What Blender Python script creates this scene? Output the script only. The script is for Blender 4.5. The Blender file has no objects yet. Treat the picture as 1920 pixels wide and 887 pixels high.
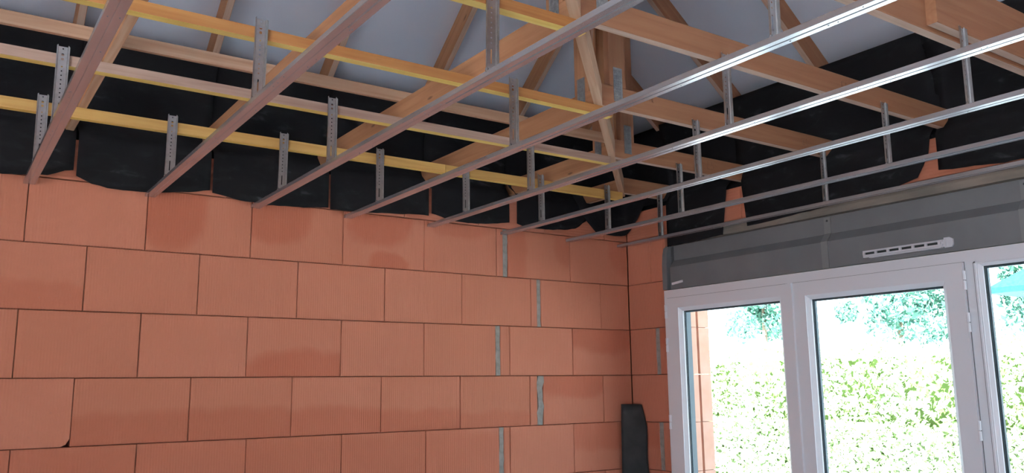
import bpy, math, random
from mathutils import Vector, Matrix
random.seed(7)
SC = bpy.context.scene
COL = SC.collection

# ------------------------------------------------------------------ camera
YAW, PIT, ROL = .6033, .1727, -.0112
cd = bpy.data.cameras.new('camera'); cam = bpy.data.objects.new('camera', cd); COL.objects.link(cam)
cd.sensor_fit = 'HORIZONTAL'; cd.sensor_width = 36; cd.lens = 36 * 1576.64 / 1920; cd.clip_start = .05; cd.clip_end = 300
_f = Vector((math.sin(YAW)*math.cos(PIT), math.cos(YAW)*math.cos(PIT), math.sin(PIT)))
_r = Vector((math.cos(YAW), -math.sin(YAW), 0)); _u = _r.cross(_f)
r2 = math.cos(ROL)*_r + math.sin(ROL)*_u; u2 = -math.sin(ROL)*_r + math.cos(ROL)*_u
M = Matrix((( r2.x, u2.x, -_f.x, -3.8697), (r2.y, u2.y, -_f.y, -4.232), (r2.z, u2.z, -_f.z, 1.4483), (0, 0, 0, 1)))
cam.matrix_world = M
SC.camera = cam

# ------------------------------------------------------------------ light and exposure
W = bpy.data.worlds.new('sky'); SC.world = W; W.use_nodes = True
nt = W.node_tree; bg = nt.nodes['Background']
tc = nt.nodes.new('ShaderNodeTexCoord'); sp = nt.nodes.new('ShaderNodeSeparateXYZ'); cr = nt.nodes.new('ShaderNodeValToRGB')
nt.links.new(tc.outputs['Generated'], sp.inputs[0]); nt.links.new(sp.outputs['Z'], cr.inputs[0]); nt.links.new(cr.outputs[0], bg.inputs[0])
cr.color_ramp.elements[0].position = 0.0; cr.color_ramp.elements[0].color = (.76, .88, 1, 1)
cr.color_ramp.elements[1].position = .8; cr.color_ramp.elements[1].color = (.50, .70, 1, 1)
bg.inputs[1].default_value = 9.0
sd = bpy.data.lights.new('sun', 'SUN'); sun = bpy.data.objects.new('sun', sd); COL.objects.link(sun)
sd.energy = 190; sd.angle = math.radians(.6); sd.color = (.93, .97, 1)
sun.rotation_euler = Vector((-.62, -.38, .95)).to_track_quat('Z', 'Y').to_euler()   # sun behind and left of the camera

def portal(loc, rot, sx, sy):
    l = bpy.data.lights.new('sky_portal', 'AREA'); l.shape = 'RECTANGLE'; l.size = sx; l.size_y = sy
    l.cycles.is_portal = True
    o = bpy.data.objects.new('sky_portal', l); o.location = loc; o.rotation_euler = rot; COL.objects.link(o)
H90 = math.pi / 2
portal((.33, -1.88, 1.0), (0, H90, 0), 2.0, 3.0)          # window in the right wall, facing in (-x)
portal((-3.3, -7.93, 1.1), (H90, 0, 0), .7, 2.2)       # glazed bay behind the camera
portal((-6.93, -5.6, 1.15), (0, -H90, 0), 2.3, 4.0)        # bay in the left wall
SC.view_settings.view_transform = 'Standard'; SC.view_settings.look = 'None'
SC.view_settings.gamma = 1; SC.view_settings.use_curve_mapping = False
SC.view_settings.exposure = -.93

# ------------------------------------------------------------------ materials
def mat(name, col=(.5, .5, .5), rough=.7, metal=0.0):
    m = bpy.data.materials.new(name); m.use_nodes = True
    b = m.node_tree.nodes['Principled BSDF']
    b.inputs['Base Color'].default_value = (*col, 1); b.inputs['Roughness'].default_value = rough
    b.inputs['Metallic'].default_value = metal
    return m, m.node_tree, b
def N(t, typ, **kw):
    n = t.nodes.new(typ)
    for k, v in kw.items(): setattr(n, k, v)
    return n
def noise(t, vec, scale, detail=3, dist=0):
    n = N(t, 'ShaderNodeTexNoise'); n.inputs['Scale'].default_value = scale; n.inputs['Detail'].default_value = detail
    n.inputs['Distortion'].default_value = dist
    if vec is not None: t.links.new(vec, n.inputs['Vector'])
    return n.outputs['Fac']
def mapping(t, vec, scale=(1, 1, 1), loc=None):
    m = N(t, 'ShaderNodeMapping'); m.inputs['Scale'].default_value = scale; t.links.new(vec, m.inputs['Vector'])
    if loc is not None: t.links.new(loc, m.inputs['Location'])
    return m.outputs[0]
def ramp(t, fac, stops):
    r = N(t, 'ShaderNodeValToRGB'); t.links.new(fac, r.inputs[0])
    e = r.color_ramp.elements
    while len(e) < len(stops): e.new(.5)
    for i, (p, c) in enumerate(stops): e[i].position = p; e[i].color = (*c, 1)
    return r.outputs[0]
def mixc(t, fac, a, b, mode='MIX'):
    m = N(t, 'ShaderNodeMix', data_type='RGBA', blend_type=mode)
    for s, v in ((0, fac), (6, a), (7, b)):
        if isinstance(v, (int, float)): m.inputs[s].default_value = v
        elif isinstance(v, tuple): m.inputs[s].default_value = (*v, 1)
        else: t.links.new(v, m.inputs[s])
    return m.outputs[2]
def math_(t, op, a, b=None):
    m = N(t, 'ShaderNodeMath', operation=op)
    for i, v in enumerate((a, b)):
        if v is None: continue
        if isinstance(v, (int, float)): m.inputs[i].default_value = v
        else: t.links.new(v, m.inputs[i])
    return m.outputs[0]
def bump(t, b, h, strength=.3, dist=.002):
    n = N(t, 'ShaderNodeBump'); n.inputs['Strength'].default_value = strength; n.inputs['Distance'].default_value = dist
    t.links.new(h, n.inputs['Height']); t.links.new(n.outputs[0], b.inputs['Normal'])

def wood(name, c1, c2, c3):
    """sawn softwood, grain along the mesh's own X"""
    m, t, b = mat(name, c1, .75)
    o = N(t, 'ShaderNodeTexCoord').outputs['Object']; oi = N(t, 'ShaderNodeObjectInfo')
    off = N(t, 'ShaderNodeCombineXYZ'); k = math_(t, 'MULTIPLY', oi.outputs['Random'], 37.0)
    for i in range(3): t.links.new(k, off.inputs[i])
    g = noise(t, mapping(t, o, (1.2, 26, 26), off.outputs[0]), 1.6, 5, .6)
    bl = noise(t, mapping(t, o, (.8, 4, 4), off.outputs[0]), 1.2, 2)
    c = ramp(t, g, [(.25, c3), (.5, c1), (.75, c2)])
    c = mixc(t, ramp(t, bl, [(.4, (0, 0, 0)), (.7, (1, 1, 1))]), c, mixc(t, .5, c, c3))
    # knots
    v = N(t, 'ShaderNodeTexVoronoi'); v.inputs['Scale'].default_value = 1.0
    t.links.new(mapping(t, o, (2.6, 9, 9), off.outputs[0]), v.inputs['Vector'])
    kn = ramp(t, v.outputs['Distance'], [(.035, (.8, .8, .8)), (.075, (0, 0, 0))])
    c = mixc(t, kn, c, tuple(x * .35 for x in c3))
    t.links.new(c, b.inputs['Base Color']); bump(t, b, g, .25, .0015)
    return m
W_ORANGE = wood('truss_timber_orange', (0.390, 0.179, 0.082), (0.452, 0.226, 0.109), (0.304, 0.129, 0.055))
W_PALE = wood('truss_timber_pale', (0.510, 0.306, 0.187), (0.595, 0.391, 0.264), (0.391, 0.212, 0.119))
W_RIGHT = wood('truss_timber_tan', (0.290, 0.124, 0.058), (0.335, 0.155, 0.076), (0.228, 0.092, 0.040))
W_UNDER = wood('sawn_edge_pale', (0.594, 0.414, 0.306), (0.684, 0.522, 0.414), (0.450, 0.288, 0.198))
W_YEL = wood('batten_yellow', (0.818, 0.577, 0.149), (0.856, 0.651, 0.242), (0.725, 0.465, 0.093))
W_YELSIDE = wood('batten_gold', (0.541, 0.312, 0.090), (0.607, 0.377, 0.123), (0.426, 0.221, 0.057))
W_RUST = wood('batten_rust', (0.368, 0.156, 0.044), (0.432, 0.208, 0.064), (0.272, 0.096, 0.024))
W_GREY = wood('batten_weathered', (0.357, 0.230, 0.174), (0.442, 0.306, 0.238), (0.230, 0.128, 0.093))

def brick(name, horizontal=False, plain=False):
    m, t, b = mat(name, (.6, .25, .16), .85)
    o = N(t, 'ShaderNodeTexCoord').outputs['Object']; oi = N(t, 'ShaderNodeObjectInfo')
    ps = N(t, 'ShaderNodeNewGeometry').outputs['Position']
    base = ramp(t, oi.outputs['Random'], [(0, (.395, .130, .072)), (.35, (.425, .144, .084)), (.7, (.41, .137, .078)), (1, (.445, .154, .091))])
    n1 = noise(t, ps, 2.2, 4, .3)
    c = mixc(t, ramp(t, n1, [(.35, (0, 0, 0)), (.75, (.7, .7, .7))]), base, (.40, .128, .070))
    sx = N(t, 'ShaderNodeSeparateXYZ'); t.links.new(ps, sx.inputs[0])
    wob = math_(t, 'MULTIPLY', math_(t, 'SUBTRACT', noise(t, ps, 7, 4), .5), .09)
    # damp patches: (centre x, centre z, half width, half height, strength) on the back wall
    if not plain and not horizontal:
        S = [((-2.567, -2.067, 5), -2.25, 1.46, .36, .17, .9), ((-.493, 0, 5), -.25, 1.83, .40, .20, .8), ((-.735, -.248, 4), -.50, 1.50, .36, .15, .8),
             ((-3.07, -2.57, 7), -2.96, 2.36, .17, .26, .85), ((-2.57, -2.07, 7), -2.43, 2.36, .19, .19, .8), ((-2.07, -1.57, 7), -1.85, 2.38, .21, .17, .85), ((-2.07, -1.57, 7), -1.80, 2.08, .13, .11, .9),
             ((-1.57, -1.07, 7), -1.33, 2.42, .25, .12, .5), ((-.988, -.5, 7), -.97, 2.25, .13, .3, .6), ((-.5, 0, 7), -.02, 2.38, .16, .22, .5), ((-.988, -.5, 7), -.52, 2.38, .12, .2, .5),
             ((-3.3278, -2.8278, 4), -3.0, 1.18, .5, .16, .6), ((-2.8278, -2.3278, 4), -2.6, 1.17, .5, .18, .7), ((-2.3278, -1.8278, 4), -2.05, 1.17, .45, .17, .75), ((-1.8278, -1.3278, 4), -1.6, 1.17, .45, .15, .7), ((-1.3278, -.834, 4), -1.1, 1.17, .4, .12, .5),
             ((-3.8166, -3.3166, 6), -3.6, 1.78, .5, .14, .5), ((-.493, 0, 3), -.2, 1.19, .45, .17, .6), ((-7, -1.06, 3), -3, .95, 3.5, .26, .55)]
        acc = None
        for (bx0, bx1, row), cx, cz, hw, hh, st in S:
            dx = math_(t, 'DIVIDE', math_(t, 'ADD', math_(t, 'SUBTRACT', sx.outputs['X'], cx), wob), hw)
            dz = math_(t, 'DIVIDE', math_(t, 'ADD', math_(t, 'SUBTRACT', sx.outputs['Z'], cz), wob), hh)
            d2 = math_(t, 'ADD', math_(t, 'POWER', math_(t, 'ABSOLUTE', dx), 2.5), math_(t, 'POWER', math_(t, 'ABSOLUTE', dz), 2.5))
            mr = N(t, 'ShaderNodeMapRange'); mr.interpolation_type = 'SMOOTHSTEP'
            t.links.new(d2, mr.inputs[0]); mr.inputs[1].default_value = 1.3; mr.inputs[2].default_value = .55
            mr.inputs[3].default_value = 0; mr.inputs[4].default_value = st
            g = math_(t, 'MULTIPLY', math_(t, 'GREATER_THAN', sx.outputs['X'], bx0), math_(t, 'LESS_THAN', sx.outputs['X'], bx1))
            g = math_(t, 'MULTIPLY', g, math_(t, 'MULTIPLY', math_(t, 'GREATER_THAN', sx.outputs['Z'], row * .2984), math_(t, 'LESS_THAN', sx.outputs['Z'], (row + 1) * .2984)))
            v_ = math_(t, 'MULTIPLY', mr.outputs[0], g)
            acc = v_ if acc is None else math_(t, 'MAXIMUM', acc, v_)
        c = mixc(t, acc, c, mixc(t, 1.0, c, (.86, .66, .58), 'MULTIPLY'))
    spk = noise(t, ps, 60, 3)
    c = mixc(t, ramp(t, spk, [(.66, (0, 0, 0)), (.74, (.5, .5, .5))]), c, (.34, .13, .09))
    t.links.new(c, b.inputs['Base Color'])
    so = N(t, 'ShaderNodeSeparateXYZ'); t.links.new(o, so.inputs[0])
    rib = math_(t, 'SINE', math_(t, 'MULTIPLY', so.outputs['Z' if horizontal else 'X'], 2 * math.pi / (.018 if horizontal else .0125)))
    h = math_(t, 'ADD', rib, math_(t, 'MULTIPLY', noise(t, ps, 40, 4), .8))
    bump(t, b, h, .42, .0012)
    return m
BRICK = brick('terracotta_ribbed'); BRICK_H = brick('terracotta_combed', horizontal=True); BRICK_P = brick('terracotta_plain', plain=True)

def noisy(name, c1, c2, scale=8, rough=.8, metal=0.0, bs=.2, bd=.002, sc3=(1, 1, 1)):
    m, t, b = mat(name, c1, rough, metal)
    o = N(t, 'ShaderNodeTexCoord').outputs['Object']
    n = noise(t, mapping(t, o, sc3), scale, 5, .2)
    t.links.new(ramp(t, n, [(.35, c1), (.7, c2)]), b.inputs['Base Color'])
    if bs: bump(t, b, n, bs, bd)
    return m
JAMB = noisy('daylit_terracotta', (.56, .30, .22), (.64, .36, .28), 9, .9)  # wall brick lightened: daylight on the outer jamb is put into its colour
MORTAR = noisy('grey_mortar', (.19, .172, .155), (.27, .245, .225), 30, .95, bs=.6, bd=.004)
CONCRETE = noisy('dirty_lintel', (.115, .10, .085), (.20, .16, .13), 9, .95, bs=.7, bd=.004, sc3=(1, .4, 2))
DARKJOINT = mat('joint_shadow_mortar', (.20, .09, .06), .95)[0]
def felt():
    m, t, b = mat('black_felt', (.012, .011, .012), .85)
    ps = N(t, 'ShaderNodeNewGeometry').outputs['Position']
    n = noise(t, mapping(t, ps, (1, 1, 2.2)), 9, 6, .5)
    t.links.new(ramp(t, n, [(.5, (.008, .007, .008)), (.64, (.011, .011, .012)), (.74, (.034, .034, .038))]), b.inputs['Base Color'])
    bump(t, b, noise(t, ps, 5, 3), .5, .02); b.inputs['Specular IOR Level'].default_value = .15
    return m
FELT = felt()
FOAM = noisy('charcoal_foam', (.016, .016, .016), (.026, .026, .027), 14, .9, bs=.3, bd=.004)
UNDERLAY = noisy('pale_underlay', (.78, .87, .98), (.84, .90, .98), 3, .75, bs=.35, bd=.01)
STEEL = noisy('galvanised_steel', (.52, .52, .54), (.62, .62, .64), 22, .26, .72, bs=.05, bd=.0005, sc3=(1, .15, 1))
STEEL_D = noisy('galvanised_strap', (.44, .43, .42), (.56, .55, .53), 40, .34, .88, bs=.1, bd=.0005)
PLATE = noisy('nail_plate_steel', (.30, .31, .31), (.45, .46, .45), 60, .5, .7, bs=.6, bd=.002)
PVC = mat('white_pvc', (.92, .93, .95), .3)[0]
GREYBOX = noisy('grey_pvc_box', (.108, .110, .114), (.125, .127, .131), 6, .55, bs=.05)
GREYSTRAP = mat('grey_strap', (.15, .15, .15), .4)[0]
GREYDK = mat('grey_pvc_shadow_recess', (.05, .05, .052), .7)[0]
RUBBER = mat('black_gasket', (.012, .02, .02), .5)[0]
SEAL = mat('grey_seal', (.16, .16, .17), .6)[0]
SPACER = mat('glass_spacer', (.06, .09, .12), .6, 0)[0]
VENTW = mat('vent_plastic', (.72, .72, .74), .4)[0]
PENCIL = mat('pencil_mark', (.21, .10, .055), .9)[0]
m, t, b = mat('window_glass'); t.nodes.remove(b)
tr = N(t, 'ShaderNodeBsdfTransparent'); tr.inputs[0].default_value = (.93, .97, .95, 1)
gl = N(t, 'ShaderNodeBsdfGlossy'); gl.inputs['Roughness'].default_value = .02
lw = N(t, 'ShaderNodeLayerWeight'); lw.inputs[0].default_value = .5
fv = math_(t, 'ADD', math_(t, 'MULTIPLY', math_(t, 'POWER', lw.outputs['Facing'], 5.0), .5), .03)
mx = N(t, 'ShaderNodeMixShader'); t.links.new(fv, mx.inputs[0]); t.links.new(tr.outputs[0], mx.inputs[1]); t.links.new(gl.outputs[0], mx.inputs[2])
t.links.new(mx.outputs[0], t.nodes['Material Output'].inputs[0]); GLASS = m
FLOOR = noisy('cement_screed', (.42, .44, .46), (.50, .52, .54), 4, .85)
GROUND = noisy('pale_gravel', (.54, .55, .55), (.62, .63, .63), 12, .95)
def leaf(name, a, bcol):
    m, t, b = mat(name, a, .6)
    oi = N(t, 'ShaderNodeNewGeometry')
    t.links.new(ramp(t, oi.outputs['Random Per Island'], [(0, a), (1, bcol)]), b.inputs['Base Color'])
    return m
LEAF = leaf('hedge_leaf', (.36, .48, .24), (.64, .70, .52))
LEAF2 = leaf('tree_leaf', (.03, .11, .085), (.10, .25, .17))
HEDGECORE = mat('hedge_twigs', (.09, .14, .035), .9)[0]
BARK = noisy('bark', (.10, .075, .05), (.17, .13, .09), 12, .95)
RENDERW = mat('house_render', (.75, .73, .68), .9)[0]
SLATE = noisy('house_slate', (.010, .045, .055), (.02, .065, .075), 20, .6)
SLATE.node_tree.nodes['Principled BSDF'].inputs['Specular IOR Level'].default_value = .05
SHUT = mat('house_shutter', (.30, .38, .45), .6)[0]

# ------------------------------------------------------------------ builders
def link(name, mesh, parent=None, loc=(0, 0, 0), rot=None):
    o = bpy.data.objects.new(name, mesh); COL.objects.link(o)
    if parent is not None: o.parent = parent
    o.location = loc
    if rot is not None: o.rotation_euler = rot
    return o
def tag(o, label=None, cat=None, group=None, kind=None):
    for k, v in (('label', label), ('category', cat), ('group', group), ('kind', kind)):
        if v: o[k] = v
    return o
def empty(name, loc=(0, 0, 0), rz=0):
    o = bpy.data.objects.new(name, None); COL.objects.link(o); o.location = loc; o.rotation_euler = (0, 0, rz)
    o.empty_display_size = .05
    return o
class MB:
    def __init__(s): s.v = []; s.f = []; s.m = []
    def add(s, vs, fs, mi=0):
        n = len(s.v); s.v += [tuple(v) for v in vs]; s.f += [tuple(i + n for i in f) for f in fs]; s.m += [mi] * len(fs)
    def box(s, a, b, mi=0, mats=None):
        x0, y0, z0 = a; x1, y1, z1 = b
        vs = [(x0, y0, z0), (x1, y0, z0), (x1, y1, z0), (x0, y1, z0), (x0, y0, z1), (x1, y0, z1), (x1, y1, z1), (x0, y1, z1)]
        fs = [(0, 3, 2, 1), (4, 5, 6, 7), (0, 1, 5, 4), (2, 3, 7, 6), (1, 2, 6, 5), (0, 4, 7, 3)]   # bottom top -y +y +x -x
        s.add(vs, fs, mi)
        if mats: s.m[-6:] = mats
    def cbox(s, a, b, c=.002, mi=0):
        """box with chamfered front edges all round (12 faces)"""
        x0, y0, z0 = a; x1, y1, z1 = b
        vs = [(x0+c, y0, z0+c), (x1-c, y0, z0+c), (x1-c, y0, z1-c), (x0+c, y0, z1-c),
              (x0, y0+c, z0), (x1, y0+c, z0), (x1, y0+c, z1), (x0, y0+c, z1), (x0, y1, z0), (x1, y1, z0), (x1, y1, z1), (x0, y1, z1)]
        fs = [(0, 1, 2, 3), (0, 4, 5, 1), (1, 5, 6, 2), (2, 6, 7, 3), (3, 7, 4, 0), (4, 8, 9, 5), (5, 9, 10, 6), (6, 10, 11, 7), (7, 11, 8, 4), (9, 8, 11, 10)]
        s.add(vs, fs, mi)
    def prism(s, prof, x0, x1, mi=0, axis='x', close=True):
        """profile of (a, b) points extruded along an axis"""
        n = len(prof)
        P = {'x': lambda t, a, b: (t, a, b), 'y': lambda t, a, b: (a, t, b), 'z': lambda t, a, b: (a, b, t)}[axis]
        vs = [P(x0, *p) for p in prof] + [P(x1, *p) for p in prof]
        fs = [(i, (i + 1) % n, n + (i + 1) % n, n + i) for i in range(n)]
        if close: fs += [tuple(range(n))[::-1], tuple(range(n, 2 * n))]
        s.add(vs, fs, mi)
    def mesh(s, name, mats, smooth=False, fix=True):
        me = bpy.data.meshes.new(name); me.from_pydata(s.v, [], s.f)
        for m in (mats if isinstance(mats, (list, tuple)) else [mats]): me.materials.append(m)
        me.polygons.foreach_set('material_index', s.m)
        if fix:
            import bmesh
            bm = bmesh.new(); bm.from_mesh(me); bmesh.ops.recalc_face_normals(bm, faces=bm.faces); bm.to_mesh(me); bm.free()
        if smooth: me.polygons.foreach_set('use_smooth', [True] * len(me.polygons))
        me.update(); return me

# ================================================================== SETTING
HB = .2984            # course height of the big blocks
T = .20               # wall thickness
ZL = 2.385            # top of the eight full courses
ZT = 2.583            # top of the last, lower course

# ---- back wall
wall_back = tag(link('wall_back', (lambda b: (b.box((-7.2, T, 0), (T, T + .015, ZT)), b.mesh('wall_back', DARKJOINT))[1])(MB())), kind='structure')
_bm = {}
def block(parent, x0, x1, z0, z1, matl=BRICK, chip=None, rz=0, name='block', org=(0, 0), jit=True):
    w, h = round(x1 - x0, 4), round(z1 - z0, 4)
    key = (w, h, matl.name, chip)
    if key not in _bm:
        b = MB(); g = .0016
        if chip:
            c = .035
            pr = [(-w/2+g, -h/2+g), (w/2-c, -h/2+g), (w/2-c*.45, -h/2+c*.3), (w/2-g, -h/2+c), (w/2-g, h/2-g), (-w/2+g, h/2-g)]
            n = len(pr); vs = [(a, 0, q) for a, q in pr] + [(a, T, q) for a, q in pr]
            b.add(vs, [tuple(range(n))] + [(i, n + i, n + (i+1) % n, (i+1) % n) for i in range(n)] + [tuple(range(n, 2*n))[::-1]])
        else: b.cbox((-w/2+g, 0, -h/2+g), (w/2-g, T, h/2-g), .0028)
        _bm[key] = b.mesh('block', matl)
    j = random.uniform(-.0015, .0015) if jit else 0
    cx, cz = (x0 + x1) / 2, (z0 + z1) / 2
    if rz: loc = (j, -cx, cz)         # blocks of the right wall: their x runs towards the camera
    else: loc = (cx, j, cz)
    return link(name, _bm[key], parent, loc, (0, 0, rz))
def mortar(parent, x0, x1, z0, z1, rz=0, seed=0, rough=.003, proud=.004):
    rg = random.Random(seed); b = MB(); k = 8; vs = []
    cx, cz = (x0 + x1) / 2, (z0 + z1) / 2
    for i in range(k + 1):
        z = z0 + (z1 - z0) * i / k - cz
        vs += [(x0 - cx + rg.uniform(-rough, rough), proud, z), (x1 - cx + rg.uniform(-rough, rough), proud, z)]
    nn = len(vs); vs += [(x, T - .01, z) for x, y, z in vs]
    fs = []
    for i in range(k):
        a = 2 * i; fs += [(a, a+1, a+3, a+2), (nn+a, nn+a+2, nn+a+3, nn+a+1), (a, a+2, nn+a+2, nn+a), (a+1, nn+a+1, nn+a+3, a+3)]
    fs += [(0, nn, nn+1, 1), (nn-2, nn-1, 2*nn-1, 2*nn-2)]
    b.add(vs, fs)
    return link('mortar_joint', b.mesh('mortar_joint', MORTAR), parent, ((0, -cx, cz) if rz else (cx, 0, cz)), (0, 0, rz))
rows = {  # course -> joints right of the regular grid (grid start, then explicit boundaries), mortar strips
    7: (-3.570, 6, [(-1.07, -1.022), 'm', (-.988, -.5), (-.5, 0)], (-1.022, -.988)),
    6: (-3.3166, 6, [(-.8166, -.768), 'm', (-.742, -.25), (-.25, 0)], (-.768, -.742)),
    5: (-3.5674, 6, ['m', (-1.048, -.979), (-.979, -.493), (-.493, 0)], (-1.079, -1.048)),
    4: (-3.3278, 6, [(-.834, -.777), 'm', (-.735, -.248), (-.248, 0)], (-.777, -.735)),
    3: (-3.5511, 6, ['m', (-1.028, -.983), (-.983, -.5), (-.5, 0)], (-1.059, -1.028)),
}
for r in range(8):
    z0, z1 = r * HB, (r + 1) * HB
    st, n, ex, ms = rows.get(r, (-3.5511 if r % 2 else -3.33, 6, ['m', (-1.028, -.5), (-.5, 0)] if r % 2 else [(-.83, -.777), 'm', (-.735, -.25), (-.25, 0)], (-1.059, -1.028) if r % 2 else (-.777, -.735)))
    edge = ms[0] if ex[0] == 'm' else ex[0][0]
    xs = [st - .5 * k for k in range(8, 0, -1)] + [st + .5 * k for k in range(n)]
    xs = [x for x in xs if -7.2 < x < edge - .12]
    xs = [-7.2] + xs + [edge]
    for a, b_ in zip(xs[:-1], xs[1:]):
        if b_ - a > .02: block(wall_back, round(a, 4), round(b_, 4), z0, z1, chip=(r == 4 and abs(b_ + 3.3278) < .01) or None)
    for e in ex:
        if e == 'm': mortar(wall_back, ms[0], ms[1], z0 + .002, z1 - .002, seed=r, rough=.009 if r == 4 else .003, proud=-.001 if r == 4 else .004)
        else: block(wall_back, e[0], e[1], z0, z1)
xs = [-7.2 + .5 * k for k in range(15)]
for a in xs[:-1]: block(wall_back, a, min(a + .5, 0), ZL + .003, ZT, BRICK_H)
block(wall_back, -.2, 0, ZL + .003, ZT, BRICK_H)

# ---- right wall (x = 0), opening y -.36 .. -3.36, top z 2.025 under the shutter box
b = MB()
b.box((T, -.36, 0), (T + .015, T, 2.31)); b.box((T, -8, 0), (T + .015, -3.36, 2.31)); b.box((T, -8, 2.31), (T + .015, T, ZT))
wall_right = tag(link('wall_right', b.mesh('wall_right', DARKJOINT)), kind='structure')
for r in range(8):
    z0, z1 = r * HB, (r + 1) * HB
    if r % 2: segs, ms = [(0, .243), (.278, .36)], (.243, .278)
    else: segs, ms = [(0, .36)], None
    if r == 7: segs, ms = [(0, .22), (.22, .36)], None
    for a, b_ in segs: block(wall_right, a, b_, z0, min(z1, 2.385), rz=-H90)
    if ms: mortar(wall_right, ms[0], ms[1], z0 + .002, z1 - .002, rz=-H90, seed=20 + r)
    y = 3.36
    while y < 8:
        e = min(8, y + (.5 if (y > 3.37 or r % 2) else .25)); block(wall_right, round(y, 4), round(e, 4), z0, z1, rz=-H90); y = e
for k in range(16): block(wall_right, .5 * k, .5 * k + .5, ZL + .003, ZT, BRICK_H, rz=-H90)
# stepped outer jamb seen through the left pane, and the concrete strip above the shutter box
b = MB()
for k in range(7):
    z0, z1 = k * HB + .002, min((k + 1) * HB - .002, 2.02)
    b.box((.115, -.415, z0), (.20, -.361, z1))
jl = tag(link('trim_1', MB().mesh('x', BRICK_P)), kind='structure')
bpy.data.objects.remove(jl)
trim_1 = tag(empty('trim_1', (.1, -.38, 0)), kind='structure')
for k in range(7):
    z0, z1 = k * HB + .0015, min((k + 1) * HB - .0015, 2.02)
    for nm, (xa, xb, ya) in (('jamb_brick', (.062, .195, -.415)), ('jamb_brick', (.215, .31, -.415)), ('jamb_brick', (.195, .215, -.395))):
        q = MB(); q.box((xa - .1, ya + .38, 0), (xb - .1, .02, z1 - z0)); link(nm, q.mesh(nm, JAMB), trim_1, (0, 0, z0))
b = MB(); ny = 40
prof = []
for i in range(ny + 1):
    y = -.40 - (3.5 - .40) * i / ny
    prof.append((y, random.uniform(-.004, .004)))
vs = []; fs = []
for y, d in prof: vs += [(-.002 + d, y, 2.312), (-.004 + d, y, 2.345 + d), (.002, y, 2.384), (T, y, 2.384), (T, y, 2.312)]
for i in range(ny):
    for k in range(5): fs.append((5*i + k, 5*i + (k+1) % 5, 5*(i+1) + (k+1) % 5, 5*(i+1) + k))
fs += [(0, 1, 2, 3, 4), tuple(5*ny + k for k in range(5))[::-1]]
b.add(vs, fs); tag(link('trim_2', b.mesh('trim_2', CONCRETE)), kind='structure')

# ---- left and near walls behind the camera, with glazed openings
def wall_with_hole(name, a, b_, horiz, h0, h1, hz):
    q = MB(); t0, t1 = a, b_
    if horiz: parts = [((t0[0], t0[1], 0), (h0, t1[1], ZT)), ((h1, t0[1], 0), (t1[0], t1[1], ZT)), ((h0, t0[1], hz), (h1, t1[1], ZT))]
    else: parts = [((t0[0], t0[1], 0), (t1[0], h0, ZT)), ((t0[0], h1, 0), (t1[0], t1[1], ZT)), ((t0[0], h0, hz), (t1[0], h1, ZT))]
    for p0, p1 in parts: q.box(p0, p1)
    return tag(link(name, q.mesh(name, BRICK_P)), kind='structure')
wall_with_hole('wall_near', (-7.0, -8.2), (0.2, -8.0), True, -3.65, -2.95, 2.2)
wall_with_hole('wall_left', (-7.2, -8.2), (-7.0, 0.0), False, -7.6, -3.6, 2.3)
q = MB(); q.box((-7.2, -8.2, -.1), (.2, .2, 0)); tag(link('floor', q.mesh('floor', FLOOR)), kind='structure')
q = MB(); q.box((-30, -30, -.3), (60, 40, -.101)); tag(link('ground', q.mesh('ground', GROUND)), kind='structure')

# ---- roof underlay (hip roof, sagging between the rafters)
ceiling = tag(empty('ceiling', (0, 0, 0)), kind='structure')
SL = .80; ZS = 3.215
NEAR = [-.385, -1.0, -1.61, -2.236, -2.83]          # near faces of the chords from the right wall
LEFT = [-.36, -.93, -1.57, -2.21, -2.825, -3.445, -4.06, -4.67, -5.29]    # left faces of the chords from the back wall
def slope_sheet(run, swap):
    """run: rafter positions along the wall; the sheet rises with distance d from the wall"""
    cs = sorted([.6] + [c + .018 for c in run] + [run[-1] - .62 * k for k in range(1, 8)])
    cs = [c for c in cs if c > -8]
    us = []
    for a, b_ in zip(cs[:-1], cs[1:]):
        us += [a + (b_ - a) * k / 6 for k in range(6)]
    us.append(cs[-1])
    def sag(u):
        for a, b_ in zip(cs[:-1], cs[1:]):
            if a <= u <= b_: return math.sin(math.pi * (u - a) / (b_ - a)) * .03
        return 0
    nd = 22; ds = [-.5 + 4.1 * k / nd for k in range(nd + 1)]
    vs = []; fs = []
    for u in us:
        for d in ds:
            dd = min(d, 3.6)
            s = sag(u) * (1 if d > -.1 else .2)
            x, y = (u, -dd) if not swap else (-dd, u)
            vs.append((x, y, ZS + SL * dd - s))
    n = nd + 1
    for i in range(len(us) - 1):
        for k in range(nd):
            um = -(us[i] + us[i+1]) / 2; dm = (ds[k] + ds[k+1]) / 2
            if dm > um + .20: continue      # stop just beyond the hip line
            fs.append((i*n + k, (i+1)*n + k, (i+1)*n + k+1, i*n + k+1))
    q = MB(); q.add(vs, fs); return q.mesh('underlay_sheet', UNDERLAY, smooth=True, fix=False)
link('underlay_sheet', slope_sheet(LEFT[:], False), ceiling)
link('underlay_sheet', slope_sheet(NEAR[:], True), ceiling)
# the two slopes behind the camera and left of it, and the ridge area, closed by plain sheets
def tri(pts):
    q = MB(); q.add(pts, [tuple(range(len(pts)))]); link('underlay_sheet', q.mesh('underlay_sheet', UNDERLAY, fix=False), ceiling)
zr = ZS + SL * 3.6
tri([(-7.5, -8.5, 2.815), (.5, -8.5, 2.815), (-3.6, -4.6, zr), (-3.6, -4.6, zr)][:3])
tri([(-7.5, .5, 2.815), (-7.5, -8.5, 2.815), (-3.6, -4.6, zr), (-3.6, -3.6, zr)])
tri([(.5, -8.5, 2.84), (-3.58, -4.6, zr + .02), (-3.58, -3.6, zr + .02), (.5, -3.6, 2.84)][:4])
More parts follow.
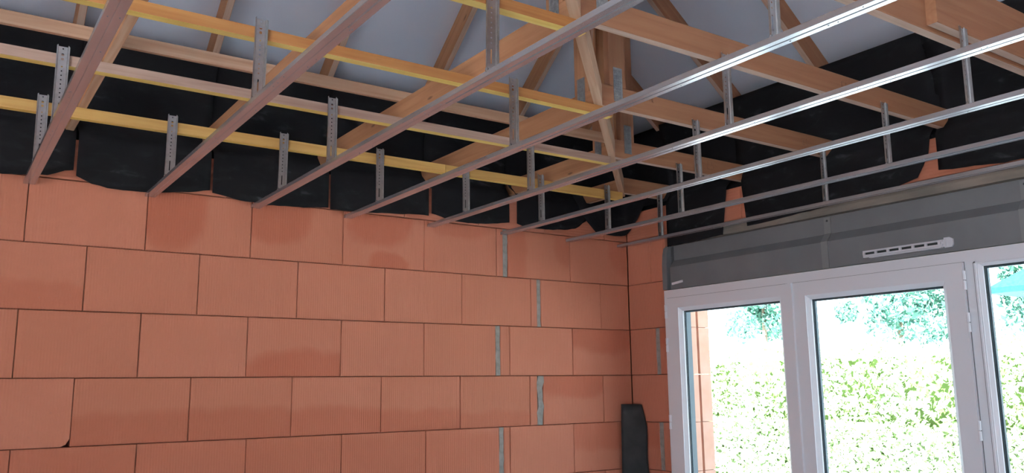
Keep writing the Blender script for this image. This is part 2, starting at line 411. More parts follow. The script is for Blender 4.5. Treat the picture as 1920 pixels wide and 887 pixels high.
# eaves boards and timber wall plates
q = MB()
for a, b_ in (((-7.7, T, ZT), (.7, .7, ZT + .03)), ((T, -8.7, ZT), (.7, .2, ZT + .03)), ((-7.7, -8.7, ZT), (-7.2, .2, ZT + .03)), ((-7.2, -8.7, ZT), (.2, -8.2, ZT + .03))): q.box(a, b_)
tag(link('trim_3', q.mesh('trim_3', W_PALE)), kind='structure')
q = MB()
for a, b_ in (((-7.7, .7, 2.5), (.7, .73, 2.85)), ((.7, -8.7, 2.5), (.73, .73, 2.85)), ((-7.73, -8.7, 2.5), (-7.7, .73, 2.85)), ((-7.7, -8.73, 2.5), (.7, -8.7, 2.85))): q.box(a, b_)
tag(link('trim_4', q.mesh('trim_4', W_PALE)), kind='structure')
q = MB()
q.box((-7.2, .125, ZT), (.195, .128, 3.16)); q.box((.128, -8.2, ZT), (.131, .125, 3.16))
q.box((-7.15, -8.15, ZT), (.15, -8.147, 3.1)); q.box((-7.153, -8.15, ZT), (-7.15, .12, 3.1))
tag(link('trim_5', q.mesh('trim_5', FELT)), kind='structure')
q = MB()
q.box((-7.2, .06, ZT), (.12, .12, 2.62)); q.box((.06, -8.2, ZT), (.12, .06, 2.62))
tag(link('trim_6', q.mesh('trim_6', FELT)), kind='structure')  # wall plates coloured black to paint in the shade above the bricks

# ================================================================== WINDOW
win = tag(empty('window_1', (.03, -1.86, 0)), kind='structure')
WX0, WX1 = -.012, .058
def wbox(name, x0, x1, y0, y1, z0, z1, m=PVC, parent=None):
    q = MB(); q.box((x0 - .03, y0 + 1.86, z0), (x1 - .03, y1 + 1.86, z1))
    return link(name, q.mesh(name, m), parent or win)
Y0, Y1, ZH = -.348, -3.36, 2.022
fr = MB()
def fb(x0, x1, y0, y1, z0, z1): fr.box((x0 - .03, y0 + 1.86, z0), (x1 - .03, y1 + 1.86, z1))
fb(WX0, WX1, Y1, Y0, 1.955, ZH); fb(WX0, WX1, Y1, Y0, 0, .04)
fb(WX0, WX1, -.385, Y0, .04, 1.955); fb(WX0, WX1, Y1, Y1 + .045, .04, 1.955)
fb(WX0 + .001, WX1, -2.325, -2.262, .04, 1.955)
link('window_frame', fr.mesh('window_frame', PVC), win)
q = MB(); q.box((.062 - .03, -.452 + 1.86, .04), (.112 - .03, -.4155 + 1.86, 2.0)); link('cover_profile', q.mesh('cover_profile', SPACER), win)
def sash(y0, y1, z0, z1, gx0, gx1, gz0, gz1, xf, xb):
    """y0<y1 outer, gx0<gx1 glass edges along y; profile with a bead step towards the glass"""
    q = MB()
    def ring(a0, a1, c0, c1, b0, b1, d0, d1, xf, xb):
        # outer a0..a1 (y), c0..c1 (z), inner b0..b1, d0..d1
        for (p0, p1, s0, s1) in ((a0, a1, d1, c1), (a0, a1, c0, d0), (a0, b0, d0, d1), (b1, a1, d0, d1)):
            q.box((xf - .03, p0 + 1.86, s0), (xb - .03, p1 + 1.86, s1))
    bw = .022
    ring(y0, y1, z0, z1, gx0 - bw, gx1 + bw, gz0 - bw, gz1 + bw, xf, xb)
    s = link('sash', q.mesh('sash', PVC), win)
    q = MB(); q_ = .0035
    for (p0, p1, s0, s1_) in ((y0 - q_, y1 + q_, z1, z1 + q_), (y0 - q_, y0, z0, z1), (y1, y1 + q_, z0, z1)):
        q.box((WX0 - .0015 - .03, p0 + 1.86, s0), (WX0 + .004 - .03, p1 + 1.86, s1_))
    link('seal', q.mesh('seal', SEAL), s)
    # glazing bead: sloping strip
    q = MB(); xg = xf + .02; o = [(gx0 - bw, gz0 - bw), (gx1 + bw, gz0 - bw), (gx1 + bw, gz1 + bw), (gx0 - bw, gz1 + bw)]
    i_ = [(gx0, gz0), (gx1, gz0), (gx1, gz1), (gx0, gz1)]
    vs = [(xf + .003 - .03, y + 1.86, z) for y, z in o] + [(xg - .03, y + 1.86, z) for y, z in i_] + [(xg + .01 - .03, y + 1.86, z) for y, z in i_]
    fs = []
    for k in range(4):
        n = (k + 1) % 4; fs += [(k, n, 4 + n, 4 + k), (4 + k, 4 + n, 8 + n, 8 + k)]
    q.add(vs, fs); link('glazing_bead', q.mesh('glazing_bead', PVC), s)
    q = MB(); e = .007
    def rr(e, xa, xb2):
        for (p0, p1, s0, s1) in ((gx0, gx1, gz1 - e, gz1), (gx0, gx1, gz0, gz0 + e), (gx0, gx0 + e, gz0 + e, gz1 - e), (gx1 - e, gx1, gz0 + e, gz1 - e)):
            q.box((xa - .03, p0 + 1.86, s0), (xb2 - .03, p1 + 1.86, s1))
    rr(.0035, xg + .010, xg + .014); link('gasket', q.mesh('gasket', RUBBER), s)
    q = MB(); rr(.010, xg + .018, xg + .034); link('spacer', q.mesh('spacer', SPACER), s)
    q = MB(); q.box((xg + .014 - .03, gx0 + 1.86, gz0), (xg + .017 - .03, gx1 + 1.86, gz1)); link('pane', q.mesh('pane', GLASS), s)
    return s
s1 = sash(-1.302, -.378, .03, 1.968, -1.238, -.503, .14, 1.882, -.030, .055)
s2 = sash(-2.266, -1.334, .03, 1.968, -2.160, -1.440, .14, 1.872, -.030, .055)
sash(-3.33, -2.31, .05, 1.96, -3.26, -2.340, .14, 1.945, -.016, .055)
q = MB(); q.prism([(-.040, -1.340), (-.040, -1.318), (-.034, -1.314), (-.034, -1.300), (-.0301, -1.297), (-.0301, -1.343)], .03, 1.968, axis='z')
q.v = [(x - .03, y + 1.86, z) for x, y, z in q.v]; link('meeting_stile', q.mesh('meeting_stile', PVC), win)
for z in (1.90, 1.66, 1.10, .40):
    q = MB(); q.box((-.070, -.4285 + .012, z - .045), (-.0601, -.4285 + .024, z + .0)); 
for zc, yy, pr in ((1.885, -2.272, s2), (1.695, -2.272, s2), (1.22, -2.272, s2), (.35, -2.272, s2), (1.885, -.378, s1), (1.675, -.378, s1), (1.20, -.378, s1), (.35, -.378, s1)):
    q = MB(); k = 8; rad = .008
    prof = [(rad * math.cos(2*math.pi*i/k), rad * math.sin(2*math.pi*i/k)) for i in range(k)]
    q.prism([(a - .034 - .03, c + yy + 1.86) for a, c in prof], zc - .043, zc - .002, axis='z')
    q.prism([(a - .034 - .03, c + yy + 1.86) for a, c in prof], zc + .002, zc + .043, axis='z')
    link('hinge', q.mesh('hinge', PVC), pr)

# glazed bays behind the camera (never in view from the photograph's side, but the daylight enters there)
for nm, (x0, y0, x1, y1) in (('window_2', (-3.65, -8.15, -2.95, -8.08)), ('window_3', (-7.15, -7.6, -7.08, -3.6))):
    q = MB(); hz = 2.2 if nm == 'window_2' else 2.3; w = .07
    q.box((x0, y0, 0), (x1, y1, w)); q.box((x0, y0, hz - w), (x1, y1, hz))
    n = 3
    for k in range(n + 1):
        f_ = k / n
        if x1 - x0 > .5: cx = x0 + w/2 + (x1 - x0 - w) * f_; q.box((cx - w/2, y0, w), (cx + w/2, y1, hz - w))
        else: cy = y0 + w/2 + (y1 - y0 - w) * f_; q.box((x0, cy - w/2, w), (x1, cy + w/2, hz - w))
    tag(link(nm, q.mesh(nm, PVC)), kind='structure')

# ---- roller shutter box over the window
sb = tag(empty('roller_shutter_box', (0, -1.9, 2.025)), 'long grey roller shutter box mounted above the white window', 'shutter box')
def sbl(name, mb, m): 
    mb.v = [(x, y + 1.9, z - 2.025) for x, y, z in mb.v]; return link(name, mb.mesh(name, m), sb)
q = MB(); q.prism([(-.010, 2.026), (-.010, 2.168), (.030, 2.214), (.030, 2.309), (.19, 2.309), (.19, 2.026)], -3.50, -.408, axis='y'); sbl('front_panel', q, GREYBOX)
q = MB(); cap = [(-.024, 2.026), (-.024, 2.19), (-.018, 2.25), (-.006, 2.295), (.01, 2.311), (.17, 2.311), (.17, 2.026)]
q.prism(cap, -.392, -.352, axis='y'); sbl('end_cap', q, GREYBOX)
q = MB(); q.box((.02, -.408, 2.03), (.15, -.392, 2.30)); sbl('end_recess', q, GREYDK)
for yc in (-1.548, -2.545):
    q = MB(); w = .020; e = .004
    pr = [(-.010, 2.028), (-.010, 2.168), (.030, 2.214), (.030, 2.300)]
    o2 = [(-.014, 2.028), (-.014, 2.170), (.026, 2.216), (.026, 2.303), (.030, 2.303)]
    q.prism(o2 + pr[::-1], yc - w, yc + w, axis='y')
    s = sbl('strap', q, GREYSTRAP)
    q = MB(); k = 10; q.prism([(yc + 1.9 + .006*math.cos(2*math.pi*i/k), 2.285 - 2.025 + .006*math.sin(2*math.pi*i/k)) for i in range(k)], .0245, .0262, axis='x'); link('screw_hole', q.mesh('screw_hole', RUBBER), s)
q = MB(); q.box((-.018, -.517, 2.052), (-.0105, -.425, 2.062))
for p in range(8):
    x, y, z = q.v[p]; q.v[p] = (x, y, z + (.009 if y < -.5 else 0) + (.004 if abs(z - 2.062) < .001 else 0))
stick = q; stick.v = [(x, y + .47, z - 2.05) for x, y, z in stick.v]
tag(link('plastic_stick', stick.mesh('plastic_stick', PVC), None, (0, -.47, 2.05)), 'short white plastic stick on the left end of the grey shutter box', 'stick')

# air inlet vent
v = tag(empty('air_vent', (-.012, -2.0, 2.068)), 'narrow white slotted air vent on the grey shutter box above the window', 'vent')
q = MB(); q.box((-.014, -.20, -.016), (0, .225, .018)); 
q.prism([(-.232, -.010), (-.225, -.021), (-.19, -.021), (-.19, .026), (-.215, .026), (-.232, .016)], -.010, 0, axis='x')
link('back_plate', q.mesh('back_plate', VENTW), v)
q = MB()
for z0, z1 in ((-.0125, -.004), (.008, .0145)): q.box((-.022, -.188, z0), (-.014, .22, z1))
for k in range(8):
    y0 = -.188 + .0618 * k if k else -.188
    q.box((-.022, -.172 + .0645*k - .006, -.004), (-.014, -.172 + .0645*k + .006, .008)) if k < 7 else None
q.box((-.020, -.18, -.021), (0, .19, -.0165))
link('grille', q.mesh('grille', VENTW), v)
for k in range(6):
    q = MB(); q.box((-.0155, -.172 + .0645*k + .007, -.0038), (-.0142, -.172 + .0645*(k+1) - .007, .0078)); link('slot', q.mesh('slot', RUBBER), v)

# ================================================================== TIMBER
def beam(name, parent, p0, p1, w, h, matl, side=None, under=None, cut=None):
    """beam from p0 to p1 (centre line), local X along it; w across (horizontal), h in the plane of local Z. under: material of the bottom face"""
    p0, p1 = Vector(p0), Vector(p1); L = (p1 - p0).length; c = (p0 + p1) / 2
    X = (p1 - p0).normalized()
    Y = Vector((0, 0, 1)).cross(X)
    if Y.length < 1e-3: Y = Vector((0, 1, 0))
    if side is not None: Y = Vector(side)
    Y = (Y - X * Y.dot(X)).normalized(); Z = X.cross(Y)
    if Z.z < -1e-6: Y = -Y; Z = -Z
    R = Matrix((X, Y, Z)).transposed()
    q = MB(); ch = .0025
    # chamfered section, two end caps
    a, b_ = w/2, h/2
    pr = [(-a+ch, -b_), (a-ch, -b_), (a, -b_+ch), (a, b_-ch), (a-ch, b_), (-a+ch, b_), (-a, b_-ch), (-a, -b_+ch)]
    q.prism(pr, -L/2, L/2, axis='x')
    q.m[0] = 1
    o = link(name, q.mesh(name, [matl, under or matl]), parent)
    mw = Matrix.Translation(c) @ R.to_4x4()
    if parent is not None:
        o.matrix_basis = Matrix.Translation(-parent.location) @ mw
    else: o.matrix_basis = mw
    return o
ZB, ZC = 2.62, 2.718
def plate(parent, ax, face, u0, u1, z0, z1):
    """steel nail plate on a face; ax 'y' = face normal -y, 'x' = face normal -x"""
    q = MB()
    if ax == 'y': q.box((u0, face - .002, z0), (u1, face, z1))
    else: q.box((face - .002, u0, z0), (face, u1, z1))
    q.v = [tuple(Vector(p) - parent.location) for p in q.v]
    # rows of pressed teeth
    du = (u1 - u0) / 5; dz = .012; z = z0 + .006
    while z < z1 - .008:
        for k in range(4):
            a = u0 + du * (k + .6)
            if ax == 'y': q.box(tuple(Vector((a, face - .0035, z)) - parent.location), tuple(Vector((a + .004, face - .002, z + .007)) - parent.location))
            else: q.box(tuple(Vector((face - .0035, a, z)) - parent.location), tuple(Vector((face - .002, a + .004, z + .007)) - parent.location))
        z += dz
    return link('nail_plate', q.mesh('nail_plate', PLATE), parent)
RH = .115   # rafter depth
def half_truss(idx, right, label):
    d = (-NEAR[idx] if right else -LEFT[idx])
    # d along wall = how far the truss reaches to the hip
    grp = 'half trusses from the right wall' if right else 'half trusses from the back wall'
    reach = min(d, 2.95)
    t_ = .036
    if right:
        y = NEAR[idx] + t_/2
        root = empty('half_truss', (-reach/2, y, ZB)); S = (0, 1, 0)
        P = lambda k, z: (-k, y, z)
    else:
        x = LEFT[idx] + t_/2
        root = empty('half_truss', (x, -reach/2, ZB)); S = (1, 0, 0)
        P = lambda k, z: (x, -k, z)
    tag(root, label, 'roof truss', grp)
    zm = (ZB + ZC) / 2; hh = ZC - ZB
    mt = W_RIGHT if right else W_ORANGE
    end = reach - (.02 if right else .03)
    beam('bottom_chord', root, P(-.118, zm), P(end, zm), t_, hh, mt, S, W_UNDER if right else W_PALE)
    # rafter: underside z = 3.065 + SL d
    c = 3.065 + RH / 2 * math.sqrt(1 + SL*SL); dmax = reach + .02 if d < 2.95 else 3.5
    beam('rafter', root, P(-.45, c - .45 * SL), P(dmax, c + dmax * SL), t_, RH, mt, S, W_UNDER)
    if d > .6:
        k0 = reach - .165
        k1 = k0 + .095
        beam('post', root, P((k0 + k1)/2, ZC), P((k0 + k1)/2, 3.07 + SL * (k0)), t_, .095, mt, S)
        off = .038
        if right:
            b2 = beam('post', root, (-(k0 + k1)/2 + .035, y + off, ZC - .02), (-(k0 + k1)/2 + .035, y + off, 3.05 + SL*k0), t_, .095, W_ORANGE, S)
            plate(root, 'y', NEAR[idx], -(k0 + k1)/2 - .025, -(k0 + k1)/2 + .025, ZB + .03, ZB + .185)
        else:
            plate(root, 'x', LEFT[idx], -(k0 + k1)/2 - .026, -(k0 + k1)/2 + .026, ZB + .05, ZB + .17)
    return root
half_truss(0, True, 'shortest timber half truss from the right wall, tucked into the corner')
half_truss(1, True, 'short right-wall timber half truss with a pencilled mark near its wall end')
tB = half_truss(2, True, 'right-wall timber half truss with a tall steel nail plate on its post')
half_truss(3, True, 'longest tan half truss from the right wall, just behind the thick girder')
LL = ['stub of timber half truss at the back wall beside the corner',
      'back-wall timber half truss next to the corner stub, second nearest the corner',
      'back-wall timber half truss ending above the jointed yellow batten',
      'orange back-wall half truss crossing above the third ceiling rail from the left',
      'orange back-wall half truss running along the second ceiling rail from the left',
      'brown back-wall half truss behind the leftmost ceiling rail',
      'back-wall half truss just left of the leftmost ceiling rail, out of frame', 'back-wall half truss farthest left, out of frame']
for i in range(0, 8):
    half_truss(i, False, LL[i])

# hip truss on the diagonal
hip = tag(empty('hip_truss', (-1.4, -1.4, ZB)), 'pale hip truss running diagonally out of the room corner', 'roof truss')
S = (1, -1, 0)
beam('bottom_chord', hip, (-.29, -.29, (ZB+ZC)/2 - .001), (-2.95, -2.95, (ZB+ZC)/2 - .001), .036, .098, W_PALE, S, W_PALE)
beam('rafter', hip, (.2, .2, 3.0 - .16), (-3.5, -3.5, 3.0 + 2.8), .04, .16, W_ORANGE, S)
for d in (.80, 1.42, 2.05, 2.66):
    beam('post', hip, (-d, -d, ZC), (-d, -d, 2.95 + SL * d), .036, .12, W_ORANGE if d < 2 else W_RIGHT, S)
beam('brace', hip, (-1.0, -1.0, ZC), (-1.95, -1.95, ZC + 1.3), .036, .09, W_ORANGE, S)
beam('brace', hip, (-1.95, -1.95, ZC), (-1.3, -1.3, ZC + 1.1), .036, .09, W_RIGHT, S)

# girder truss at the right edge
gt = tag(empty('girder_truss', (-1.3, -2.80, ZB)), 'thick double-ply girder truss at the top right of the photo', 'roof truss')
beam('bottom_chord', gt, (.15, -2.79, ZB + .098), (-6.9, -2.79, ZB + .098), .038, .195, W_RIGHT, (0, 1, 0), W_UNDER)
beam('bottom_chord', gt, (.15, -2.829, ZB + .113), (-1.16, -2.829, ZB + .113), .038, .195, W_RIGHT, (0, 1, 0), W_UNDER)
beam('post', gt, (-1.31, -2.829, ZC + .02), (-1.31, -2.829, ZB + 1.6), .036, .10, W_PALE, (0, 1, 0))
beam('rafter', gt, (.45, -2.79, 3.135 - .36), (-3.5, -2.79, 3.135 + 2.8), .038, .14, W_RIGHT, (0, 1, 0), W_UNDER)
for x in (-2.3, -3.4): beam('post', gt, (x, -2.79, ZC + .1), (x, -2.79, 3.0 - SL * x), .036, .10, W_RIGHT, (0, 1, 0))

# pencil marks on the right-hand chords (flat lettering): short bar strokes on the near face
def strokes(u0, z0, h, segs, yf):
    cu = bpy.data.curves.new('pencil_mark', 'CURVE'); cu.dimensions = '3D'; cu.bevel_depth = .0013; cu.bevel_resolution = 0
    for sg in segs:
        s_ = cu.splines.new('POLY'); s_.points.add(len(sg) - 1)
        for k, (a, c) in enumerate(sg): s_.points[k].co = (u0 + a * h, yf - .0006, z0 + c * h, 1)
    o = bpy.data.objects.new('pencil_mark', cu)
    dg_me = bpy.data.meshes.new_from_object(o); dg_me.materials.clear(); dg_me.materials.append(PENCIL)
    bpy.data.objects.remove(o)
    return dg_me
L_ = [[(0, 1), (0, 0), (.45, .03)]]
F5 = [[(1.15, .95), (.75, .95), (.7, .55), (1.05, .6), (1.2, .3), (1.05, .02), (.7, .05)]]
E_ = [[(.5, 1), (0, .95), (0, 0), (.5, 0)], [(0, .5), (.4, .5)]]
F4 = [[(.95, 1), (.75, .45), (1.25, .45)], [(1.1, .75), (1.08, 0)]]
R_ = [[(0, 0), (0, 1), (.4, .9), (.4, .6), (0, .5), (.45, 0)]]
trs = {round(o.location.y, 3): o for o in COL.objects if o.name.startswith('half_truss') and o.get('group') == 'half trusses from the right wall'}
for yf, u, z, h, sg in ((-1.0, -.27, 2.652, .042, L_ + F5), (-1.61, -.22, 2.655, .036, E_ + F4), (-2.236, -.80, 2.652, .036, E_ + F5), (-1.61, -1.29, 2.685, .02, R_)):
    root = trs[round(yf + .018, 3)]
    me = strokes(u, z, h, sg, yf); me.transform(Matrix.Translation(-root.location)); link('pencil_mark', me, root)

# battens across the left bay
def batten(label, x0, x1, yn, z0, z1, th, side, under):
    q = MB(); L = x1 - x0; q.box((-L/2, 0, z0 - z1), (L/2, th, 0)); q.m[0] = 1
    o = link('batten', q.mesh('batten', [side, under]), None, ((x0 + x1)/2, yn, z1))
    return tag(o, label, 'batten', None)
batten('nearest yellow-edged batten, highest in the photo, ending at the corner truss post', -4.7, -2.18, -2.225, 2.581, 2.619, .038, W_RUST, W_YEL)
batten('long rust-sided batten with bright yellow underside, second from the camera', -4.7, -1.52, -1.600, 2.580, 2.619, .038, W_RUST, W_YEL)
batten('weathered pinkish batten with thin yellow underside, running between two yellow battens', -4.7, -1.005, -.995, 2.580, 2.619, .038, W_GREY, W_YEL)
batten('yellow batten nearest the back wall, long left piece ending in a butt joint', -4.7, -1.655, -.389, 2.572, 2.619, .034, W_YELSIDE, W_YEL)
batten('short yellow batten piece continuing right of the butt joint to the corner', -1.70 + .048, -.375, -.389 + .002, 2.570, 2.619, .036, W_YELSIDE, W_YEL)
batten('plain pale brace board lying on top of the half trusses', -4.7, -.925, -.93, ZC, 2.768, .02, W_PALE, W_PALE)

# ================================================================== CEILING RAILS AND HANGERS
RX = [-3.570, -3.063, -2.556, -2.045, -1.530, -1.020, -.510, -.070]
ZR = 2.347
def rail_mesh():
    q = MB(); w = .0235; h = .0175; t_ = .0012; L = 7.6
    out = [(-.016, h), (-w+.001, h), (-w, h-.001), (-w, .001), (-w+.001, 0), (-.0035, 0), (0, .0022), (.0035, 0), (w-.001, 0), (w, .001), (w, h-.001), (w-.001, h), (.016, h)]
    inn = [(.016, h-t_), (w-t_, h-t_), (w-t_, t_), (.0038, t_), (0, .0022+t_), (-.0038, t_), (-w+t_, t_), (-w+t_, h-t_), (-.016, h-t_)]
    q.prism(out + inn, -L, -.004, axis='y')
    return q.mesh('ceiling_rail', STEEL)
rm = rail_mesh()
RL = ['leftmost galvanised ceiling rail, fixed to the back wall far from the corner', 'second galvanised ceiling rail from the left', 'third galvanised ceiling rail from the left',
      'fourth galvanised ceiling rail from the left, crossing the middle of the photo', 'fifth ceiling rail from the left, bright white near the top right', 'sixth ceiling rail from the left, reflecting bright daylight',
      'seventh ceiling rail from the left, second nearest the window wall', 'rightmost ceiling rail, running just above the shutter box']
def dimples(seed):
    rg = random.Random(seed); q = MB(); y = -.3
    while y > -4.2:
        y -= rg.choice((.05, .12, .25, .4))
        for k in range(rg.choice((1, 1, 2))):
            cx = rg.choice((-.013, .012)) + rg.uniform(-.004, .004); cy = y + rg.uniform(-.02, .02); r_ = rg.uniform(.0018, .003)
            vs = [(cx + r_*math.cos(math.pi*i/3), cy + r_*1.5*math.sin(math.pi*i/3), -.0001) for i in range(6)] + [(cx, cy, -.0018)]
            q.add(vs, [(i, (i+1) % 6, 6) for i in range(6)])
    return q.mesh('dimples', STEEL, fix=True)
for x, l in zip(RX, RL):
    o = link('ceiling_rail', rm, None, (x, 0, ZR)); tag(o, l, 'ceiling rail', 'parallel ceiling rails')
    tag(link('dimples', dimples(int(-x*100)), o), kind='stuff')
def hanger_mesh():
    """perforated hanger: a strip with real holes and folded edges; local z from 0 (in the rail) to .29"""
    q = MB(); W2 = .0145; Hh = .292
    cells = [(.004, None)]
    # (cell height, (hole half width, hole half height))
    cells = [(.030, None), (.052, (.0022, .023)), (.010, None)] + [(.0165, (.0024, .0024))] * 8 + [(.012, None), (.0165, (.0046, .0046)), (.0165, (.0046, .0046)), (.006, None), (.0165, (.0024, .0024))]
    tot = sum(c[0] for c in cells); k = (Hh - .006) / tot; z = 0
    for hc, hole in cells:
        hc *= k; zc = z + hc/2
        if hole is None: q.add([(-W2, 0, z), (W2, 0, z), (W2, 0, z+hc), (-W2, 0, z+hc)], [(0, 1, 2, 3)])
        else:
            a, b_ = hole; b_ = min(b_, hc/2 - .001)
            cor = [(-W2, 0, z), (W2, 0, z), (W2, 0, z+hc), (-W2, 0, z+hc)]
            r = .5
            oc = [(-a*r, 0, zc-b_), (a*r, 0, zc-b_), (a, 0, zc-b_*(.5 if b_ < .01 else .9)), (a, 0, zc+b_*(.5 if b_ < .01 else .9)), (a*r, 0, zc+b_), (-a*r, 0, zc+b_), (-a, 0, zc+b_*(.5 if b_ < .01 else .9)), (-a, 0, zc-b_*(.5 if b_ < .01 else .9))]
            q.add(cor + oc, [(0, 1, 5, 4), (1, 2, 7, 6), (2, 3, 9, 8), (3, 0, 11, 10), (1, 6, 5), (2, 8, 7), (3, 10, 9), (0, 4, 11)])
        z += hc
    # raised shoulders and folded side flanges
    for s in (-1, 1):
        q.add([(s*W2, 0, 0), (s*.0165, -.003, 0), (s*.0165, -.003, Hh), (s*W2, 0, Hh-.006)], [(0, 1, 2, 3)])
        q.add([(s*.0165, -.003, 0), (s*.0205, -.003, 0), (s*.0205, -.003, Hh-.004), (s*.0165, -.003, Hh)], [(0, 1, 2, 3)])
        q.add([(s*.0205, -.003, 0), (s*.0210, -.0105, 0), (s*.0210, -.0105, Hh-.010), (s*.0205, -.003, Hh-.004)], [(0, 1, 2, 3)])
    # clip feet that hook under the rail lips
    q.add([(-.0205, -.003, 0), (.0205, -.003, 0), (.0185, -.002, -.008), (-.0185, -.002, -.008)], [(0, 1, 2, 3)])
    q.add([(-.0205, .002, .004), (-.012, .004, .004), (-.012, .012, .001), (-.0205, .012, .001)], [(0, 1, 2, 3)])
    q.add([(.0205, .002, .004), (.012, .004, .004), (.012, .012, .001), (.0205, .012, .001)], [(0, 1, 2, 3)])
    me = q.mesh('rail_hanger', STEEL_D, fix=False)
    return me
hm = hanger_mesh()
lug = MB(); lug.prism([(.0055*math.cos(math.pi*i/4), .0085*math.sin(math.pi*i/4)) for i in range(8)], -.005, 0, axis='y'); 
lugm = lug.mesh('clip_lug', STEEL)
ORD = ['leftmost', 'second', 'third', 'fourth', 'fifth', 'sixth', 'seventh', 'rightmost']
HG = [(0, 2), (0, 3), (1, 1), (1, 3), (2, 0), (2, 2), (2, 3), (3, 1), (3, 3), (4, 4), (4, 2), (4, 3), (3, 9), (5, 5), (5, 3), (5, 9), (6, 4), (6, 6), (6, 3), (7, 5), (7, 3)]
yof = {0: (-2.225, 'the nearest yellow-edged batten'), 1: (-1.600, 'the long rust-sided batten'), 2: (-.995, 'the weathered pinkish batten'), 3: (-.389, 'the yellow batten by the back wall'),
       4: (-2.236, 'the longest right-wall half truss'), 5: (-1.61, 'the truss with the tall nail plate'), 6: (-1.0, 'the short truss marked in pencil'), 9: (-2.848, 'the girder truss')}
for ri, ki in HG:
    y, on = yof[ki]
    o = link('rail_hanger', hm, None, (RX[ri] + random.uniform(-.003, .003), y - .003, 2.3605))
    if ki in (0,): o.scale = (1.05, 1, 1.0)
    o.rotation_euler = (random.uniform(0, .006), random.uniform(-.012, .012), 0)
    tag(o, 'steel hanger joining the %s rail to %s' % (ORD[ri], on), 'rail hanger', 'perforated hangers holding the ceiling rails')
    link('clip_lug', lugm, o, (-.0175, -.0035, .006))

# ================================================================== BLACK FELT SHEETS
def felt_sheet(label, u0, u1, bot, right=False, gaps=(0, 0), topz=3.115, seed=0, slant=(0, 0)):
    """u0<u1 along the wall at the bottom; bot: (u, z) pairs; upper rows widen to meet the neighbours"""
    rg = random.Random(seed); nu = 18; nz = 20; vs = []; fs = []
    def zb(u):
        for (a, za), (b_, zc) in zip(bot[:-1], bot[1:]):
            if a <= u <= b_:
                t_ = (u - a) / (b_ - a + 1e-9); t_ = t_*t_*(3-2*t_)*.5 + t_*.5; return za + (zc - za) * t_
        return bot[0][1] if u < bot[0][0] else bot[-1][1]
    ph = rg.uniform(0, 6)
    for i in range(nu + 1):
        s = i / nu; u = u0 + (u1 - u0) * s; z_b = zb(u)
        for k in range(nz + 1):
            t_ = k / nz; z = z_b + (topz - z_b) * t_
            # path: hangs on the inner wall face, passes over the wall head, rises to the rafters
            wd = max(0, min(1, (z - 2.62) / .10))
            lo_ = max(0, min(1, (z - z_b) / (2.62 - z_b)))
            uu = u - slant[0] * (1 - s) * lo_ + slant[1] * s * lo_ + ((u0 - gaps[0]) - u0) * (1 - s) * wd + gaps[1] * s * wd
            off = -.020 - .010 * math.sin(math.pi * s) * (1 - wd)
            if z > 2.595:
                q_ = min(1, (z - 2.595) / .09); off = off + (.07) * q_*q_*(3-2*q_)
            if z > 2.85:
                q_ = (z - 2.85) / (topz - 2.85); off = off - .085 * q_*q_*(3-2*q_)
            off += .010 * math.sin(5.1 * s + ph) * (t_ * (1 - t_) * 3) * (1 if z > 2.62 else .3)
            if k == 0: z += rg.uniform(-.002, .002)
            d = off
            p = (uu, d, z) if not right else (d, uu, z)
            vs.append(p)
    n = nz + 1
    for i in range(nu):
        for k in range(nz): fs.append((i*n + k, (i+1)*n + k, (i+1)*n + k+1, i*n + k+1))
    cx = sum(v[0] for v in vs)/len(vs); cy = sum(v[1] for v in vs)/len(vs)
    q = MB(); q.add([(x - cx, y - cy, z - 2.4) for x, y, z in vs], fs)
    o = link('felt_sheet', q.mesh('felt_sheet', FELT, smooth=True, fix=False), None, (cx, cy, 2.4))
    md = o.modifiers.new('thickness', 'SOLIDIFY'); md.thickness = .003
    return tag(o, label, 'roofing felt', 'black felt sheets hanging between the trusses')
felt_sheet('leftmost black felt sheet above the brick wall, left of the first rail', -4.02, -3.400, [(-4.02, 2.40), (-3.683, 2.375), (-3.5, 2.395), (-3.405, 2.433)], gaps=(.01, .006), seed=1)
felt_sheet('black felt sheet hanging low between the leftmost and second ceiling rails', -3.388, -2.79, [(-3.385, 2.405), (-3.31, 2.375), (-3.25, 2.362), (-3.10, 2.362), (-2.9, 2.385), (-2.79, 2.412)], gaps=(.012, .008), seed=2)
felt_sheet('black felt sheet crossed by the second ceiling rail', -2.778, -2.167, [(-2.772, 2.40), (-2.65, 2.378), (-2.5, 2.366), (-2.325, 2.375), (-2.17, 2.390)], gaps=(.008, .008), seed=3)
felt_sheet('black felt sheet crossed by the third ceiling rail', -2.156, -1.552, [(-2.15, 2.386), (-1.95, 2.385), (-1.8, 2.398), (-1.558, 2.412)], gaps=(.01, .012), seed=4)
felt_sheet('black felt sheet under the yellow batten joint, crossed by the fourth rail', -1.533, -.985, [(-1.527, 2.425), (-1.42, 2.40), (-1.3, 2.39), (-1.15, 2.402), (-.996, 2.425)], gaps=(.018, .03), seed=5)
felt_sheet('black felt sheet curling up at its right end near the corner', -.928, -.375, [(-.928, 2.425), (-.86, 2.408), (-.70, 2.408), (-.55, 2.42), (-.46, 2.44), (-.375, 2.495)], gaps=(.04, .02), seed=6, slant=(0, .08))
felt_sheet('black felt sheet on the window wall right beside the corner bricks', -.868, -.407, [(-.868, 2.31), (-.6, 2.30), (-.407, 2.30)], right=True, gaps=(.06, .02), seed=7, slant=(.05, 0))
felt_sheet('widest black felt sheet on the window wall, with a rounded lower right corner', -2.157, -1.055, [(-2.157, 2.50), (-2.13, 2.43), (-2.08, 2.392), (-1.95, 2.375), (-1.5, 2.345), (-1.055, 2.33)], right=True, gaps=(.02, .08), seed=8, slant=(.02, .03))
